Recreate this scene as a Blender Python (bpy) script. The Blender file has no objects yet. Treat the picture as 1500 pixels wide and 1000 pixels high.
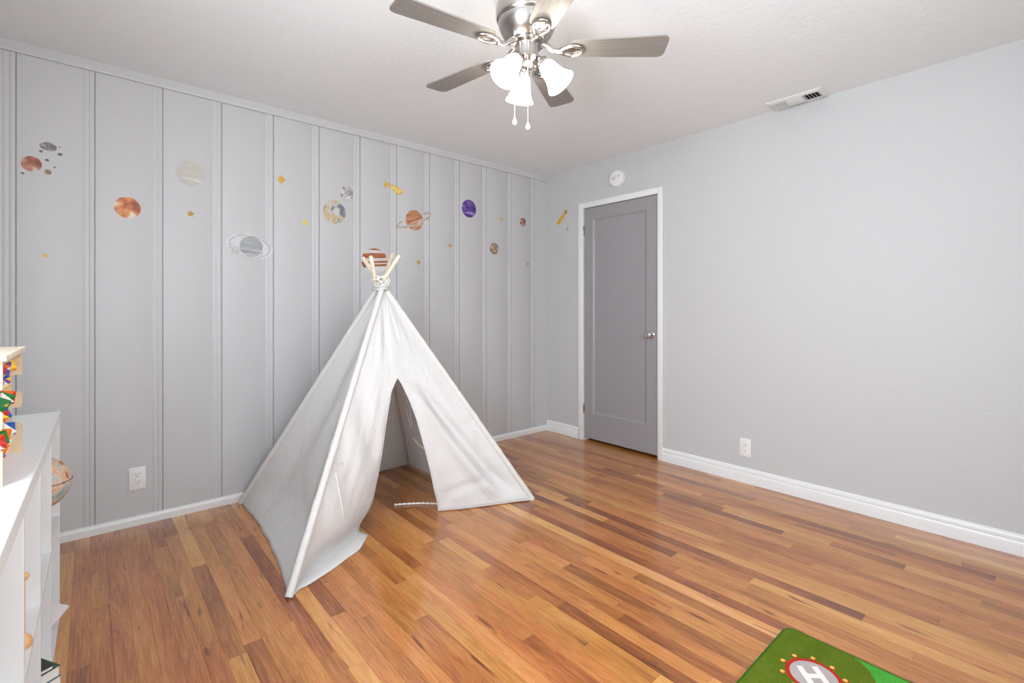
import bpy, bmesh, math, random
from mathutils import Vector, Matrix, Euler, noise

random.seed(7)
S = bpy.context.scene
C = S.collection
PI = math.pi
R = math.radians

# ------------------------------------------------------------------ camera
F = 708.0; HY = 452.0                       # focal length and horizon row in a 1500 x 1000 frame
CAM = Vector((-3.319, -3.300, 1.167))
CA, CB = .7533, .6577                       # cos / sin of the camera's yaw
cd = bpy.data.cameras.new('camera'); cam = bpy.data.objects.new('camera', cd); C.objects.link(cam)
cam.location = CAM; cam.rotation_euler = (PI/2, 0, -math.atan2(CB, CA))
cd.sensor_width = 36; cd.lens = F/1500*36; cd.shift_y = -(500-HY)/1500; cd.clip_start = .02
S.camera = cam

def ray(px, py):
    r = (px-750)/F
    return Vector((r*CA+CB, -r*CB+CA, -(py-HY)/F))
def at_depth(px, py, f): return CAM + ray(px, py)*f
def on_z(px, py, z=0.0):
    d = ray(px, py); return CAM + d*((z-CAM.z)/d.z)
def on_left(px, py):
    d = ray(px, py); return CAM + d*(-CAM.y/d.y)
def on_right(px, py):
    d = ray(px, py); return CAM + d*(-CAM.x/d.x)
def proj(p):
    d = Vector(p)-CAM; r = d.x*CA-d.y*CB; f = d.x*CB+d.y*CA
    return (750+F*r/f, HY-F*d.z/f, f)

# ------------------------------------------------------------------ room size, light, exposure
W = 3.85; D = 3.75; H = 2.44
SIDE_WIN = (-3.45, -2.15, .95, 2.12)        # y0 y1 z0 z1 in the side wall, beside the camera
BACK_WIN = (-3.30, -1.50, .85, 2.12)        # x0 x1 z0 z1 in the wall behind the camera
S.view_settings.view_transform = 'Standard'; S.view_settings.look = 'None'
S.view_settings.gamma = 1; S.view_settings.use_curve_mapping = False
S.view_settings.exposure = 0.0
wd = bpy.data.worlds.new('world'); S.world = wd; wd.use_nodes = True
bg = wd.node_tree.nodes['Background']; bg.inputs[0].default_value = (.75, .87, 1, 1); bg.inputs[1].default_value = 1.0
def area(name, loc, rot, sx, sy, power, col):
    l = bpy.data.lights.new(name, 'AREA'); l.shape = 'RECTANGLE'; l.size = sx; l.size_y = sy
    l.energy = power; l.color = col
    o = bpy.data.objects.new(name, l); C.objects.link(o); o.location = loc; o.rotation_euler = rot
    return o
area('side_window_daylight', (-W-.20, (SIDE_WIN[0]+SIDE_WIN[1])/2, (SIDE_WIN[2]+SIDE_WIN[3])/2), (0, -PI/2, 0),
     SIDE_WIN[3]-SIDE_WIN[2], SIDE_WIN[1]-SIDE_WIN[0], 104, (.84, .92, 1))
area('back_window_daylight', ((BACK_WIN[0]+BACK_WIN[1])/2, -D-.20, (BACK_WIN[2]+BACK_WIN[3])/2), (PI/2, 0, 0),
     BACK_WIN[1]-BACK_WIN[0], BACK_WIN[3]-BACK_WIN[2], 54, (.92, .96, 1))
LAMP = 16.0                                  # glow of the fan's glass shades

# ------------------------------------------------------------------ materials
def srgb(r, g, b):
    f = lambda c: c/12.92 if c <= .04045 else ((c+.055)/1.055)**2.4
    return (f(r/255), f(g/255), f(b/255), 1)
class NT:
    def __init__(s, name):
        s.m = bpy.data.materials.new(name); s.m.use_nodes = True
        s.t = s.m.node_tree; s.n = s.t.nodes; s.b = s.n['Principled BSDF']; s.out = s.n['Material Output']
    def add(s, typ, **kw):
        n = s.n.new(typ)
        for k, v in kw.items():
            if k.startswith('i_'):
                key = k[2:]; key = int(key) if key.isdigit() else key.replace('_', ' ')
                n.inputs[key].default_value = v
            else: setattr(n, k, v)
        return n
    def link(s, a, b): s.t.links.new(a, b)
    def ramp(s, fac, stops, interp='LINEAR'):
        n = s.n.new('ShaderNodeValToRGB'); cr = n.color_ramp; cr.interpolation = interp
        while len(cr.elements) < len(stops): cr.elements.new(.5)
        for e, (p, c) in zip(cr.elements, stops): e.position = p; e.color = c
        s.link(fac, n.inputs[0]); return n.outputs[0]
    def bump(s, h, strength, dist):
        n = s.add('ShaderNodeBump'); n.inputs['Strength'].default_value = strength; n.inputs['Distance'].default_value = dist
        s.link(h, n.inputs['Height']); s.link(n.outputs[0], s.b.inputs['Normal']); return n
def plain(name, col, rough=.5, metal=0, spec=.5, bump=None, var=0):
    t = NT(name); t.b.inputs['Base Color'].default_value = col; t.b.inputs['Roughness'].default_value = rough
    t.b.inputs['Metallic'].default_value = metal; t.b.inputs['Specular IOR Level'].default_value = spec
    if bump or var:
        tc = t.add('ShaderNodeTexCoord'); sc, st, di = bump or (8, 0, 0)
        nz = t.add('ShaderNodeTexNoise', i_Scale=sc, i_Detail=4.0); t.link(tc.outputs['Object'], nz.inputs['Vector'])
        if bump: t.bump(nz.outputs[0], st, di)
        if var:
            k = lambda q: tuple(min(1, c*q) for c in col[:3])+(1,)
            t.link(t.ramp(nz.outputs[0], [(.3, k(1-var)), (.7, k(1+var))]), t.b.inputs['Base Color'])
    return t.m
def mottle(name, stops, scale=6, rough=.55, detail=5, dist=1.0, bands=None, angle=0):
    """paint-like print: noise (or tilted noisy bands) run through a colour ramp"""
    t = NT(name); t.b.inputs['Roughness'].default_value = rough
    tc = t.add('ShaderNodeTexCoord'); mp = t.add('ShaderNodeMapping'); mp.inputs['Rotation'].default_value = (0, 0, angle)
    t.link(tc.outputs['Object'], mp.inputs[0])
    if bands:
        mp2 = t.add('ShaderNodeMapping'); mp2.inputs['Scale'].default_value = (bands[0], bands[1], 1); t.link(mp.outputs[0], mp2.inputs[0]); v = mp2.outputs[0]
    else: v = mp.outputs[0]
    nz = t.add('ShaderNodeTexNoise', i_Scale=scale, i_Detail=detail, i_Distortion=dist); t.link(v, nz.inputs['Vector'])
    t.link(t.ramp(nz.outputs[0], stops), t.b.inputs['Base Color'])
    return t.m

M = {}
M['wall'] = plain('wall_paint', (.56, .555, .555, 1), .6, bump=(60, .10, .01))
M['panel'] = plain('panel_paint', (.56, .555, .56, 1), .42, bump=(35, .03, .01))
M['ceiling'] = plain('ceiling_paint', (.865, .875, .88, 1), .75, bump=(38, .16, .012))
M['white'] = plain('white_gloss_paint', (.80, .80, .79, 1), .32, bump=(25, .03, .01))
M['door'] = plain('door_paint', (.315, .30, .31, 1), .42, bump=(30, .03, .01))
M['dark'] = plain('dark_void', (.012, .011, .011, 1), .9, var=.2)  # near black: subfloor, and painted shade behind the door and vent
M['plate'] = plain('plate_plastic', (.82, .81, .80, 1), .35, var=.01)
M['slot'] = plain('slot_plastic', (.05, .045, .04, 1), .6, var=.1)
M['nickel'] = plain('brushed_nickel', (.44, .415, .39, 1), .26, 1, bump=(150, .05, .002))
M['chrome'] = plain('satin_chrome', (.70, .68, .67, 1), .16, 1, bump=(80, .02, .002))
M['laminate'] = plain('white_laminate', (.78, .775, .77, 1), .4, bump=(40, .02, .005))
M['vent'] = plain('vent_enamel', (.74, .73, .71, 1), .4, var=.02)
M['cord'] = plain('cord_cotton', (.78, .76, .72, 1), .9, bump=(400, .4, .002))
M['chain'] = plain('chain_white', (.80, .79, .77, 1), .35, .3, var=.05)

def make_wood(name, c0, c1, rough=.5, stretch=(60, 60, 5)):
    t = NT(name); t.b.inputs['Roughness'].default_value = rough
    tc = t.add('ShaderNodeTexCoord'); mp = t.add('ShaderNodeMapping'); mp.inputs['Scale'].default_value = stretch
    t.link(tc.outputs['Object'], mp.inputs[0])
    nz = t.add('ShaderNodeTexNoise', i_Scale=1.0, i_Detail=4.0, i_Distortion=.6); t.link(mp.outputs[0], nz.inputs['Vector'])
    t.link(t.ramp(nz.outputs[0], [(.3, c0), (.7, c1)]), t.b.inputs['Base Color']); return t.m
M['pine'] = make_wood('pale_pine', (.70, .57, .43, 1), (.82, .72, .58, 1))
M['ply'] = make_wood('birch_ply', (.62, .44, .27, 1), (.72, .55, .36, 1), .45, (20, 4, 40))
M['toywood'] = make_wood('honey_wood', (.60, .33, .12, 1), (.72, .44, .19, 1), .4)

def fabric_mat():
    t = NT('canvas_cotton'); tr = t.add('ShaderNodeBsdfTranslucent'); tr.inputs[0].default_value = (.94, .93, .91, 1)
    t.b.inputs['Base Color'].default_value = (.88, .87, .86, 1); t.b.inputs['Roughness'].default_value = .9; t.b.inputs['Specular IOR Level'].default_value = .1
    tc = t.add('ShaderNodeTexCoord')
    nz = t.add('ShaderNodeTexNoise', i_Scale=9.0, i_Detail=4.0); t.link(tc.outputs['Object'], nz.inputs['Vector'])
    n2 = t.add('ShaderNodeTexNoise', i_Scale=420.0, i_Detail=1.0); t.link(tc.outputs['Object'], n2.inputs['Vector'])
    mx = t.add('ShaderNodeMath', operation='MULTIPLY_ADD', i_1=.06); t.link(n2.outputs[0], mx.inputs[0]); t.link(nz.outputs[0], mx.inputs[2])
    b = t.bump(mx.outputs[0], .5, .03); t.link(b.outputs[0], tr.inputs['Normal'])
    ms = t.add('ShaderNodeMixShader', i_0=.36); t.link(t.b.outputs[0], ms.inputs[1]); t.link(tr.outputs[0], ms.inputs[2])
    t.link(ms.outputs[0], t.out.inputs[0]); return t.m
M['canvas'] = fabric_mat()

def floor_mat():
    """strip oak: the attribute 'tone' holds r = board tone, g = grain offset, b = grain kind"""
    t = NT('oak_strip_floor')
    at = t.add('ShaderNodeAttribute', attribute_name='tone'); sp = t.add('ShaderNodeSeparateColor'); t.link(at.outputs['Color'], sp.inputs[0])
    ge = t.add('ShaderNodeNewGeometry')
    off = t.add('ShaderNodeCombineXYZ'); mu = t.add('ShaderNodeMath', operation='MULTIPLY', i_1=43.0); t.link(sp.outputs[1], mu.inputs[0])
    t.link(mu.outputs[0], off.inputs[1]); t.link(mu.outputs[0], off.inputs[2])
    av = t.add('ShaderNodeVectorMath', operation='ADD'); t.link(ge.outputs['Position'], av.inputs[0]); t.link(off.outputs[0], av.inputs[1])
    def nz(scale, sc, det, dist):
        mp = t.add('ShaderNodeMapping'); mp.inputs['Scale'].default_value = scale; t.link(av.outputs[0], mp.inputs[0])
        n = t.add('ShaderNodeTexNoise', i_Scale=sc, i_Detail=det, i_Distortion=dist); t.link(mp.outputs[0], n.inputs['Vector']); return n.outputs[0]
    fine = nz((190, 7, 1), 1.0, 4.0, .3)
    cath = nz((26, 2.2, 1), 1.0, 2.0, 1.2)
    wv = t.add('ShaderNodeMath', operation='MULTIPLY', i_1=36.0); t.link(cath, wv.inputs[0])
    sn = t.add('ShaderNodeMath', operation='SINE'); t.link(wv.outputs[0], sn.inputs[0])
    big = nz((9, 1.4, 1), 1.0, 3.0, .8)
    # tone + .32*(fine-.5) + .05*sin + .45*(big-.5)
    a = t.add('ShaderNodeMath', operation='MULTIPLY_ADD', i_1=.48); t.link(fine, a.inputs[0]); t.link(sp.outputs[0], a.inputs[2])
    b = t.add('ShaderNodeMath', operation='MULTIPLY_ADD', i_1=.045); t.link(sn.outputs[0], b.inputs[0]); t.link(a.outputs[0], b.inputs[2])
    c = t.add('ShaderNodeMath', operation='MULTIPLY_ADD', i_1=.58); t.link(big, c.inputs[0]); t.link(b.outputs[0], c.inputs[2])
    d = t.add('ShaderNodeMath', operation='SUBTRACT', i_1=.53); t.link(c.outputs[0], d.inputs[0])
    col = t.ramp(d.outputs[0], [(0, (.11, .030, .008, 1)), (.26, (.26, .082, .020, 1)), (.5, (.47, .185, .052, 1)), (.74, (.61, .30, .098, 1)), (1, (.71, .42, .18, 1))])
    # knots and mineral streaks
    kn = nz((30, 5, 1), 1.0, 2.0, .4); kr = t.ramp(kn, [(.66, (1, 1, 1, 1)), (.76, (.36, .25, .2, 1))])
    mx = t.add('ShaderNodeMix', data_type='RGBA', blend_type='MULTIPLY'); mx.inputs[0].default_value = 1
    t.link(col, mx.inputs[6]); t.link(kr, mx.inputs[7])
    # warmer / redder boards
    hs = t.add('ShaderNodeHueSaturation'); hm = t.add('ShaderNodeMath', operation='MULTIPLY_ADD', i_1=.014, i_2=.4915); t.link(sp.outputs[2], hm.inputs[0])
    t.link(hm.outputs[0], hs.inputs['Hue']); t.link(mx.outputs[2], hs.inputs['Color']); hs.inputs['Saturation'].default_value = 1.04
    t.link(hs.outputs[0], t.b.inputs['Base Color'])
    t.b.inputs['Roughness'].default_value = .30; t.b.inputs['Specular IOR Level'].default_value = .5
    t.b.inputs['Coat Weight'].default_value = .7; t.b.inputs['Coat Roughness'].default_value = .13
    t.bump(fine, .04, .002)
    return t.m
M['floor'] = floor_mat()

# ------------------------------------------------------------------ mesh helpers
def tag(o, label=None, cat=None, group=None, kind=None):
    if label: o['label'] = label
    if cat: o['category'] = cat
    if group: o['group'] = group
    if kind: o['kind'] = kind
    return o
def empty(name, loc, rz=0, rot=None):
    o = bpy.data.objects.new(name, None); C.objects.link(o); o.location = loc; o.rotation_euler = rot or (0, 0, rz); o.empty_display_size = .05; return o
def obj(name, bm, mat, parent=None, smooth=False, mats=None):
    me = bpy.data.meshes.new(name)
    bmesh.ops.recalc_face_normals(bm, faces=bm.faces)
    bm.to_mesh(me); bm.free()
    for m in (mats or [mat]): me.materials.append(m)
    if smooth:
        for p in me.polygons: p.use_smooth = True
    o = bpy.data.objects.new(name, me); C.objects.link(o)
    if parent: o.parent = parent
    return o
def auto(o, ang=35):
    """smooth shading with sharp edges above the angle"""
    me = o.data
    bm = bmesh.new(); bm.from_mesh(me)
    for f in bm.faces: f.smooth = True
    for e in bm.edges:
        if len(e.link_faces) == 2 and e.calc_face_angle(0) > R(ang): e.smooth = False
    bm.to_mesh(me); bm.free(); return o
def box(bm, x0, x1, y0, y1, z0, z1, bev=0, seg=1):
    m = Matrix.Translation(((x0+x1)/2, (y0+y1)/2, (z0+z1)/2)) @ Matrix.Diagonal((abs(x1-x0), abs(y1-y0), abs(z1-z0), 1))
    r = bmesh.ops.create_cube(bm, size=1, matrix=m)
    if bev:
        es = list({e for v in r['verts'] for e in v.link_edges})
        bmesh.ops.bevel(bm, geom=es, offset=bev, segments=seg, affect='EDGES', profile=.5)
    return bm
def B(x0, x1, y0, y1, z0, z1, bev=0, seg=1): return box(bmesh.new(), x0, x1, y0, y1, z0, z1, bev, seg)
def lathe(bm, prof, n=32, mat=None):
    """prof = [(r, z)] turned about z"""
    mat = mat or Matrix(); rings = []
    for r, z in prof:
        if r < 1e-6: rings.append([bm.verts.new(mat @ Vector((0, 0, z)))])
        else: rings.append([bm.verts.new(mat @ Vector((r*math.cos(2*PI*k/n), r*math.sin(2*PI*k/n), z))) for k in range(n)])
    for a, b in zip(rings, rings[1:]):
        for k in range(n):
            k2 = (k+1) % n
            if len(a) == 1 and len(b) == 1: continue
            if len(a) == 1: bm.faces.new((a[0], b[k2], b[k]))
            elif len(b) == 1: bm.faces.new((a[k], a[k2], b[0]))
            else: bm.faces.new((a[k], a[k2], b[k2], b[k]))
    return bm
def tube(bm, pts, rad, n=8, cap=True):
    pts = [Vector(p) for p in pts]; rr = rad if isinstance(rad, (list, tuple)) else [rad]*len(pts)
    rings = []; up = None
    for i, p in enumerate(pts):
        d = (pts[min(i+1, len(pts)-1)]-pts[max(i-1, 0)]).normalized()
        if up is None: up = Vector((0, 0, 1)) if abs(d.z) < .9 else Vector((1, 0, 0))
        s = d.cross(up).normalized(); up = s.cross(d).normalized()
        rings.append([bm.verts.new(p+(s*math.cos(2*PI*k/n)+up*math.sin(2*PI*k/n))*rr[i]) for k in range(n)])
    for a, b in zip(rings, rings[1:]):
        for k in range(n): bm.faces.new((a[k], a[(k+1) % n], b[(k+1) % n], b[k]))
    if cap: bm.faces.new(rings[0][::-1]); bm.faces.new(rings[-1])
    return bm
def prism(bm, poly, z0, z1, mat=None):
    mat = mat or Matrix()
    a = [bm.verts.new(mat @ Vector((x, y, z0))) for x, y in poly]; b = [bm.verts.new(mat @ Vector((x, y, z1))) for x, y in poly]
    bm.faces.new(a[::-1]); bm.faces.new(b)
    for k in range(len(poly)): k2 = (k+1) % len(poly); bm.faces.new((a[k], a[k2], b[k2], b[k]))
    return bm
def sweep(bm, prof, p0, p1, axis_u, axis_v):
    """profile [(u, v)] carried from p0 to p1, closed ring with caps"""
    p0, p1, u, v = Vector(p0), Vector(p1), Vector(axis_u), Vector(axis_v)
    a = [bm.verts.new(p0+u*x+v*y) for x, y in prof]; b = [bm.verts.new(p1+u*x+v*y) for x, y in prof]
    bm.faces.new(a[::-1]); bm.faces.new(b)
    for k in range(len(prof)): k2 = (k+1) % len(prof); bm.faces.new((a[k], a[k2], b[k2], b[k]))
    return bm
def copy_tree(o, parent=None):
    c = o.copy(); C.objects.link(c); c.parent = parent
    for ch in list(o.children): copy_tree(ch, c)
    return c
def circ(r, n=40, sx=1, sy=1, a=0, cx=0, cy=0):
    o = []
    for k in range(n):
        x, y = r*sx*math.cos(2*PI*k/n), r*sy*math.sin(2*PI*k/n); o.append((cx+x*math.cos(a)-y*math.sin(a), cy+x*math.sin(a)+y*math.cos(a)))
    return o

# ------------------------------------------------------------------ structure: floor of oak strips
fl = obj('floor', B(-W-.12, .14, -D-.12, .12, -.10, -.016), M['dark'])
tag(fl, 'glossy honey oak strip floor of narrow boards', 'floor', kind='structure')
SW = .0572
def plank_geo(x0, x1, y0, y1):
    g = .0001; c = .0005; x0 += g; x1 -= g; y0 += g; y1 -= g
    v = [(x0, y0, -.016), (x1, y0, -.016), (x1, y1, -.016), (x0, y1, -.016)]
    v += [(x0, y0, -c), (x1, y0, -c), (x1, y1, -c), (x0, y1, -c)]
    v += [(x0+c, y0+c, 0), (x1-c, y0+c, 0), (x1-c, y1-c, 0), (x0+c, y1-c, 0)]
    f = []
    for s in (0, 4):
        for k in range(4): k2 = (k+1) % 4; f.append((s+k, s+k2, s+4+k2, s+4+k))
    f += [(8, 9, 10, 11), (3, 2, 1, 0)]
    return v, f
planks = []
x1 = .114; i = 0
while x1 > -W:
    x0 = max(x1-SW, -W); y = 0.0 + random.uniform(0, .8)
    ymin, ymax = -D, 0.0
    if x0 > -.01: ymin, ymax = -1.24, -.46          # only under the door
    while y > ymin:
        ln = random.choice([.28, .38, .5, .62, .75, .9, 1.1, 1.4])*random.uniform(.85, 1.15)
        a, b = max(y-ln, ymin), min(y, ymax)
        if a < ymin+.12: a = ymin
        if b-a > .02:
            tone = min(.92, max(.06, random.gauss(.47, .075))); 
            if random.random() < .09: tone = random.uniform(.60, .74)
            if random.random() < .09: tone = random.uniform(.22, .34)
            w = 0
            for q in range(6):
                yy = a+(b-a)*(q+.5)/6; u, v, f = proj(((x0+x1)/2, yy, 0))
                if f > .2 and 0 <= u <= 1500 and 0 <= v <= 1000: w += F*F*CAM.z/f**3*(b-a)*(x1-x0)/6
            planks.append((w, x0, x1, a, b, (tone, random.random(), random.random(), 1)))
        y = a
        if a == ymin: break
    x1 = x0
planks.sort(key=lambda p: -p[0])
def plank_mesh(name, items):
    V, Fc, col = [], [], []
    for (_, x0, x1, a, b, c) in items:
        v, f = plank_geo(x0, x1, a, b); k = len(V); V += v; Fc += [tuple(q+k for q in ff) for ff in f]; col += [c]*len(v)
    me = bpy.data.meshes.new(name); me.from_pydata(V, [], Fc); at = me.attributes.new('tone', 'FLOAT_COLOR', 'POINT')
    for k, c in enumerate(col): at.data[k].color = c
    me.materials.append(M['floor'])
    o = bpy.data.objects.new(name, me); C.objects.link(o); o.parent = fl; return o
for p in planks[:298]: plank_mesh('plank', [p])
if len(planks) > 298: tag(plank_mesh('plank_strips', planks[298:]), kind='stuff')

# ------------------------------------------------------------------ walls and ceiling
cl = obj('ceiling', B(-W-.12, .14, -D-.12, .12, H, H+.1), M['ceiling'])
tag(cl, 'off white lightly textured plaster ceiling', 'ceiling', kind='structure')
wl = obj('wall_left', B(-W-.12, .12, .0087, .12, 0, H), M['panel'])
tag(wl, 'light grey painted wall of moulded vertical boards', 'wall', kind='structure')
PITCH = .2858
seams = [-3.585+PITCH*k for k in range(-1, 13)]
seams[0] = -W; seams.append(0.0)
def panel_profile(w, last=False):
    m = [(-.050, 0), (-.0485, .0009), (-.0465, .0009), (-.0445, 0), (-.040, -.0004), (-.035, -.0005), (-.030, 0), (-.0275, .0009), (-.0255, .0012),
         (-.0235, .0010), (-.021, -.0004), (-.016, -.0010), (-.0095, -.0008), (-.006, .0006), (-.0030, .0022), (-.0020, .0085)]
    p = [(.0003, .0085), (.0005, .002), (.0018, 0)]
    if last: return p+[(w, 0), (w, .0115)]
    return p+[(w+a, b) for a, b in m]
pm = {}
for k in range(len(seams)-1):
    w = seams[k+1]-seams[k]; last = k == len(seams)-2; key = (round(w, 4), last)
    if key not in pm:
        bm = bmesh.new(); sweep(bm, panel_profile(w, last), (0, 0, .003), (0, 0, H-.002), (1, 0, 0), (0, 1, 0))
        o = auto(obj('panel', bm, M['panel'], wl), 50); pm[key] = o.data
    else:
        o = bpy.data.objects.new('panel', pm[key]); C.objects.link(o); o.parent = wl
    o.location = (seams[k], 0, 0)

DY0, DY1, DZ = -1.224, -.472, 2.058          # door opening
bm = bmesh.new()
box(bm, 0, .12, DY1+.012, .012, 0, H); box(bm, 0, .12, -D-.12, DY0-.012, 0, H); box(bm, 0, .12, DY0-.012, DY1+.012, DZ+.012, H)
tag(obj('wall_right', bm, M['wall']), 'plain light grey plaster wall with the closet door', 'wall', kind='structure')
tag(obj('closet_shade_board', B(.121, .14, DY0-.1, DY1+.1, 0, DZ+.1), M['dark']), 'added black board behind the door, coloured as closet shade', 'wall', kind='structure')  # added board seals the doorway; black colour stands for the shade beyond

y0, y1, z0, z1 = SIDE_WIN; bm = bmesh.new()
box(bm, -W-.12, -W, -D-.12, y0, 0, H); box(bm, -W-.12, -W, y1, .012, 0, H); box(bm, -W-.12, -W, y0, y1, 0, z0); box(bm, -W-.12, -W, y0, y1, z1, H)
tag(obj('wall_side', bm, M['wall']), 'plain light grey wall behind the bookcase', 'wall', kind='structure')
x0, x1, z0, z1 = BACK_WIN; bm = bmesh.new()
box(bm, -W, x0, -D-.12, -D, 0, H); box(bm, x1, 0, -D-.12, -D, 0, H); box(bm, x0, x1, -D-.12, -D, 0, z0); box(bm, x0, x1, -D-.12, -D, z1, H)
tag(obj('wall_back', bm, M['wall']), 'plain light grey wall with a wide window', 'wall', kind='structure')
def glass():
    t = NT('window_glass'); tr = t.add('ShaderNodeBsdfTransparent'); gl = t.add('ShaderNodeBsdfGlossy'); gl.inputs['Roughness'].default_value = .02
    ms = t.add('ShaderNodeMixShader', i_0=.06); t.link(tr.outputs[0], ms.inputs[1]); t.link(gl.outputs[0], ms.inputs[2]); t.link(ms.outputs[0], t.out.inputs[0]); return t.m
M['glass'] = glass()
def window(name, c, u, n, w, h, label):
    """frame and two panes; c centre, u along the wall, n into the room"""
    root = tag(empty(name, c), label, 'window', kind='structure'); root.rotation_euler = (0, 0, math.atan2(u[1], u[0]))
    f = bmesh.new(); t = .05
    for a in ((-w/2, w/2, h/2-t, h/2), (-w/2, w/2, -h/2, -h/2+t)): box(f, a[0], a[1], -.03, .03, a[2], a[3], .004)
    for a in ((-w/2, -w/2+t), (w/2-t, w/2), (-.025, .025)): box(f, a[0], a[1], -.03, .03, -h/2+t, h/2-t, .004)
    obj('window_frame', f, M['white'], root)
    for a in ((-w/2+t, -.025), (.025, w/2-t)): obj('pane', B(a[0], a[1], -.003, .003, -h/2+t, h/2-t), M['glass'], root)
y0, y1, z0, z1 = SIDE_WIN; window('window_1', (-W-.06, (y0+y1)/2, (z0+z1)/2), (0, 1), (1, 0), y1-y0, z1-z0, 'white framed window in the side wall past the bookcase')
x0, x1, z0, z1 = BACK_WIN; window('window_2', ((x0+x1)/2, -D-.06, (z0+z1)/2), (1, 0), (0, 1), x1-x0, z1-z0, 'white framed window in the back wall')

# trims
bm = bmesh.new()
sweep(bm, [(0, 0), (-.016, 0), (-.016, -.040), (-.013, -.047), (-.010, -.050), (0, -.050)], (-W, 0, H), (0, 0, H), (0, 1, 0), (0, 0, 1))
tag(obj('trim_1', bm, M['panel']), 'flat grey moulding between panelled wall and ceiling', 'trim', kind='structure')
BBL = [(0, 0), (-.014, 0), (-.014, .034), (-.011, .042), (-.005, .047), (0, .049)]
bm = bmesh.new(); sweep(bm, BBL, (-W, 0, 0), (0, 0, 0), (0, 1, 0), (0, 0, 1))
tag(obj('baseboard_left', bm, M['white']), 'low white baseboard along the panelled wall', 'baseboard', kind='structure')
BBR = [(0, 0), (-.016, 0), (-.016, .055), (-.0145, .062), (-.0105, .068), (-.0125, .072), (-.0125, .084), (-.010, .092), (-.006, .097), (0, .100)]
bm = bmesh.new()
sweep(bm, BBR, (0, DY1+.056, 0), (0, -.0145, 0), (1, 0, 0), (0, 0, 1)); sweep(bm, BBR, (0, -D, 0), (0, DY0-.042, 0), (1, 0, 0), (0, 0, 1))
tag(auto(obj('baseboard_right', bm, M['white']), 25), 'white moulded baseboard along the plain wall beside the door', 'baseboard', kind='structure')
bm = bmesh.new(); sweep(bm, BBR, (-W, -D, 0), (-.017, -D, 0), (0, -1, 0), (0, 0, 1))
tag(obj('baseboard_back', bm, M['white']), 'white baseboard under the back window', 'baseboard', kind='structure')
bm = bmesh.new(); sweep(bm, BBR, (-W, -D+.017, 0), (-W, -.0145, 0), (-1, 0, 0), (0, 0, 1))
tag(obj('baseboard_side', bm, M['white']), 'white baseboard behind the bookcase', 'baseboard', kind='structure')

# door casing and jamb
tr = tag(empty('trim_2', (0, (DY0+DY1)/2, 0)), 'white painted casing around the grey door', 'trim', kind='structure')
def part(name, bm, mat, root, ang=None):
    """geometry written in world space, moved into the root's frame"""
    bpy.context.view_layer.update()
    inv = root.matrix_world.inverted()
    bmesh.ops.transform(bm, matrix=inv, verts=bm.verts)
    o = obj(name, bm, mat, root)
    return auto(o, ang) if ang else o
cw0, cw1 = .056, .042
part('casing_side', B(-.015, 0, DY1, DY1+cw0, 0, DZ+.048, .003, 2), M['white'], tr, 40)
part('casing_side', B(-.015, 0, DY0-cw1, DY0, 0, DZ+.048, .003, 2), M['white'], tr, 40)
part('casing_head', B(-.0145, 0, DY0, DY1, DZ, DZ+.048, .003, 2), M['white'], tr, 40)
part('jamb', B(0, .12, DY1, DY1+.012, 0, DZ), M['white'], tr); part('jamb', B(0, .12, DY0-.012, DY0, 0, DZ), M['white'], tr)
part('jamb_head', B(0, .12, DY0-.012, DY1+.012, DZ, DZ+.012), M['white'], tr)
part('door_stop', B(.046, .058, DY1-.012, DY1, 0, DZ), M['white'], tr)
# the door
dr = tag(empty('door_1', (.02, (DY0+DY1)/2, .02)), 'grey painted closet door with one tall recessed panel', 'door', kind='structure')
la, lb, lz0, lz1 = DY0+.005, DY1-.003, .024, DZ-.004
pa, pb, pz0, pz1 = -1.111, -.572, .250, 1.952
xf = .004
part('stile', B(xf, .042, pb, lb, lz0, lz1, .0015), M['door'], dr); part('stile', B(xf, .042, la, pa, lz0, lz1, .0015), M['door'], dr)
part('rail', B(xf+.0002, .042, pa, pb, lz0, pz0, .0006), M['door'], dr); part('rail', B(xf+.0002, .042, pa, pb, pz1, lz1, .0006), M['door'], dr)
bm = bmesh.new()
o_ = [(pa, pz0), (pb, pz0), (pb, pz1), (pa, pz1)]; q = .014
i_ = [(pa+q, pz0+q), (pb-q, pz0+q), (pb-q, pz1-q), (pa+q, pz1-q)]
vo = [bm.verts.new((xf+.001, y, z)) for y, z in o_]; vi = [bm.verts.new((xf+.0115, y, z)) for y, z in i_]
for k in range(4): bm.faces.new((vo[k], vo[(k+1) % 4], vi[(k+1) % 4], vi[k]))
part('panel_moulding', bm, M['door'], dr)
part('panel', B(xf+.0115, .034, pa, pb, pz0, pz1), M['door'], dr)
kb = bmesh.new(); kc = Vector((xf, -1.160, .963))
km = Matrix.Translation(kc) @ Matrix.Rotation(-PI/2, 4, 'Y')
lathe(kb, [(0, 0), (.031, 0), (.031, .003), (.027, .007), (.014, .009), (.0115, .014), (.0115, .028), (.016, .033), (.024, .039), (.0272, .047), (.0265, .056), (.021, .062), (.010, .0645), (.008, .063), (0, .063)], 28, km)
part('door_knob', kb, M['chrome'], dr, 50)
kb = bmesh.new(); box(kb, xf-.0005, .03, la-.0008, la+.0005, .935, .991); part('latch_plate', kb, M['nickel'], dr)
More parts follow.
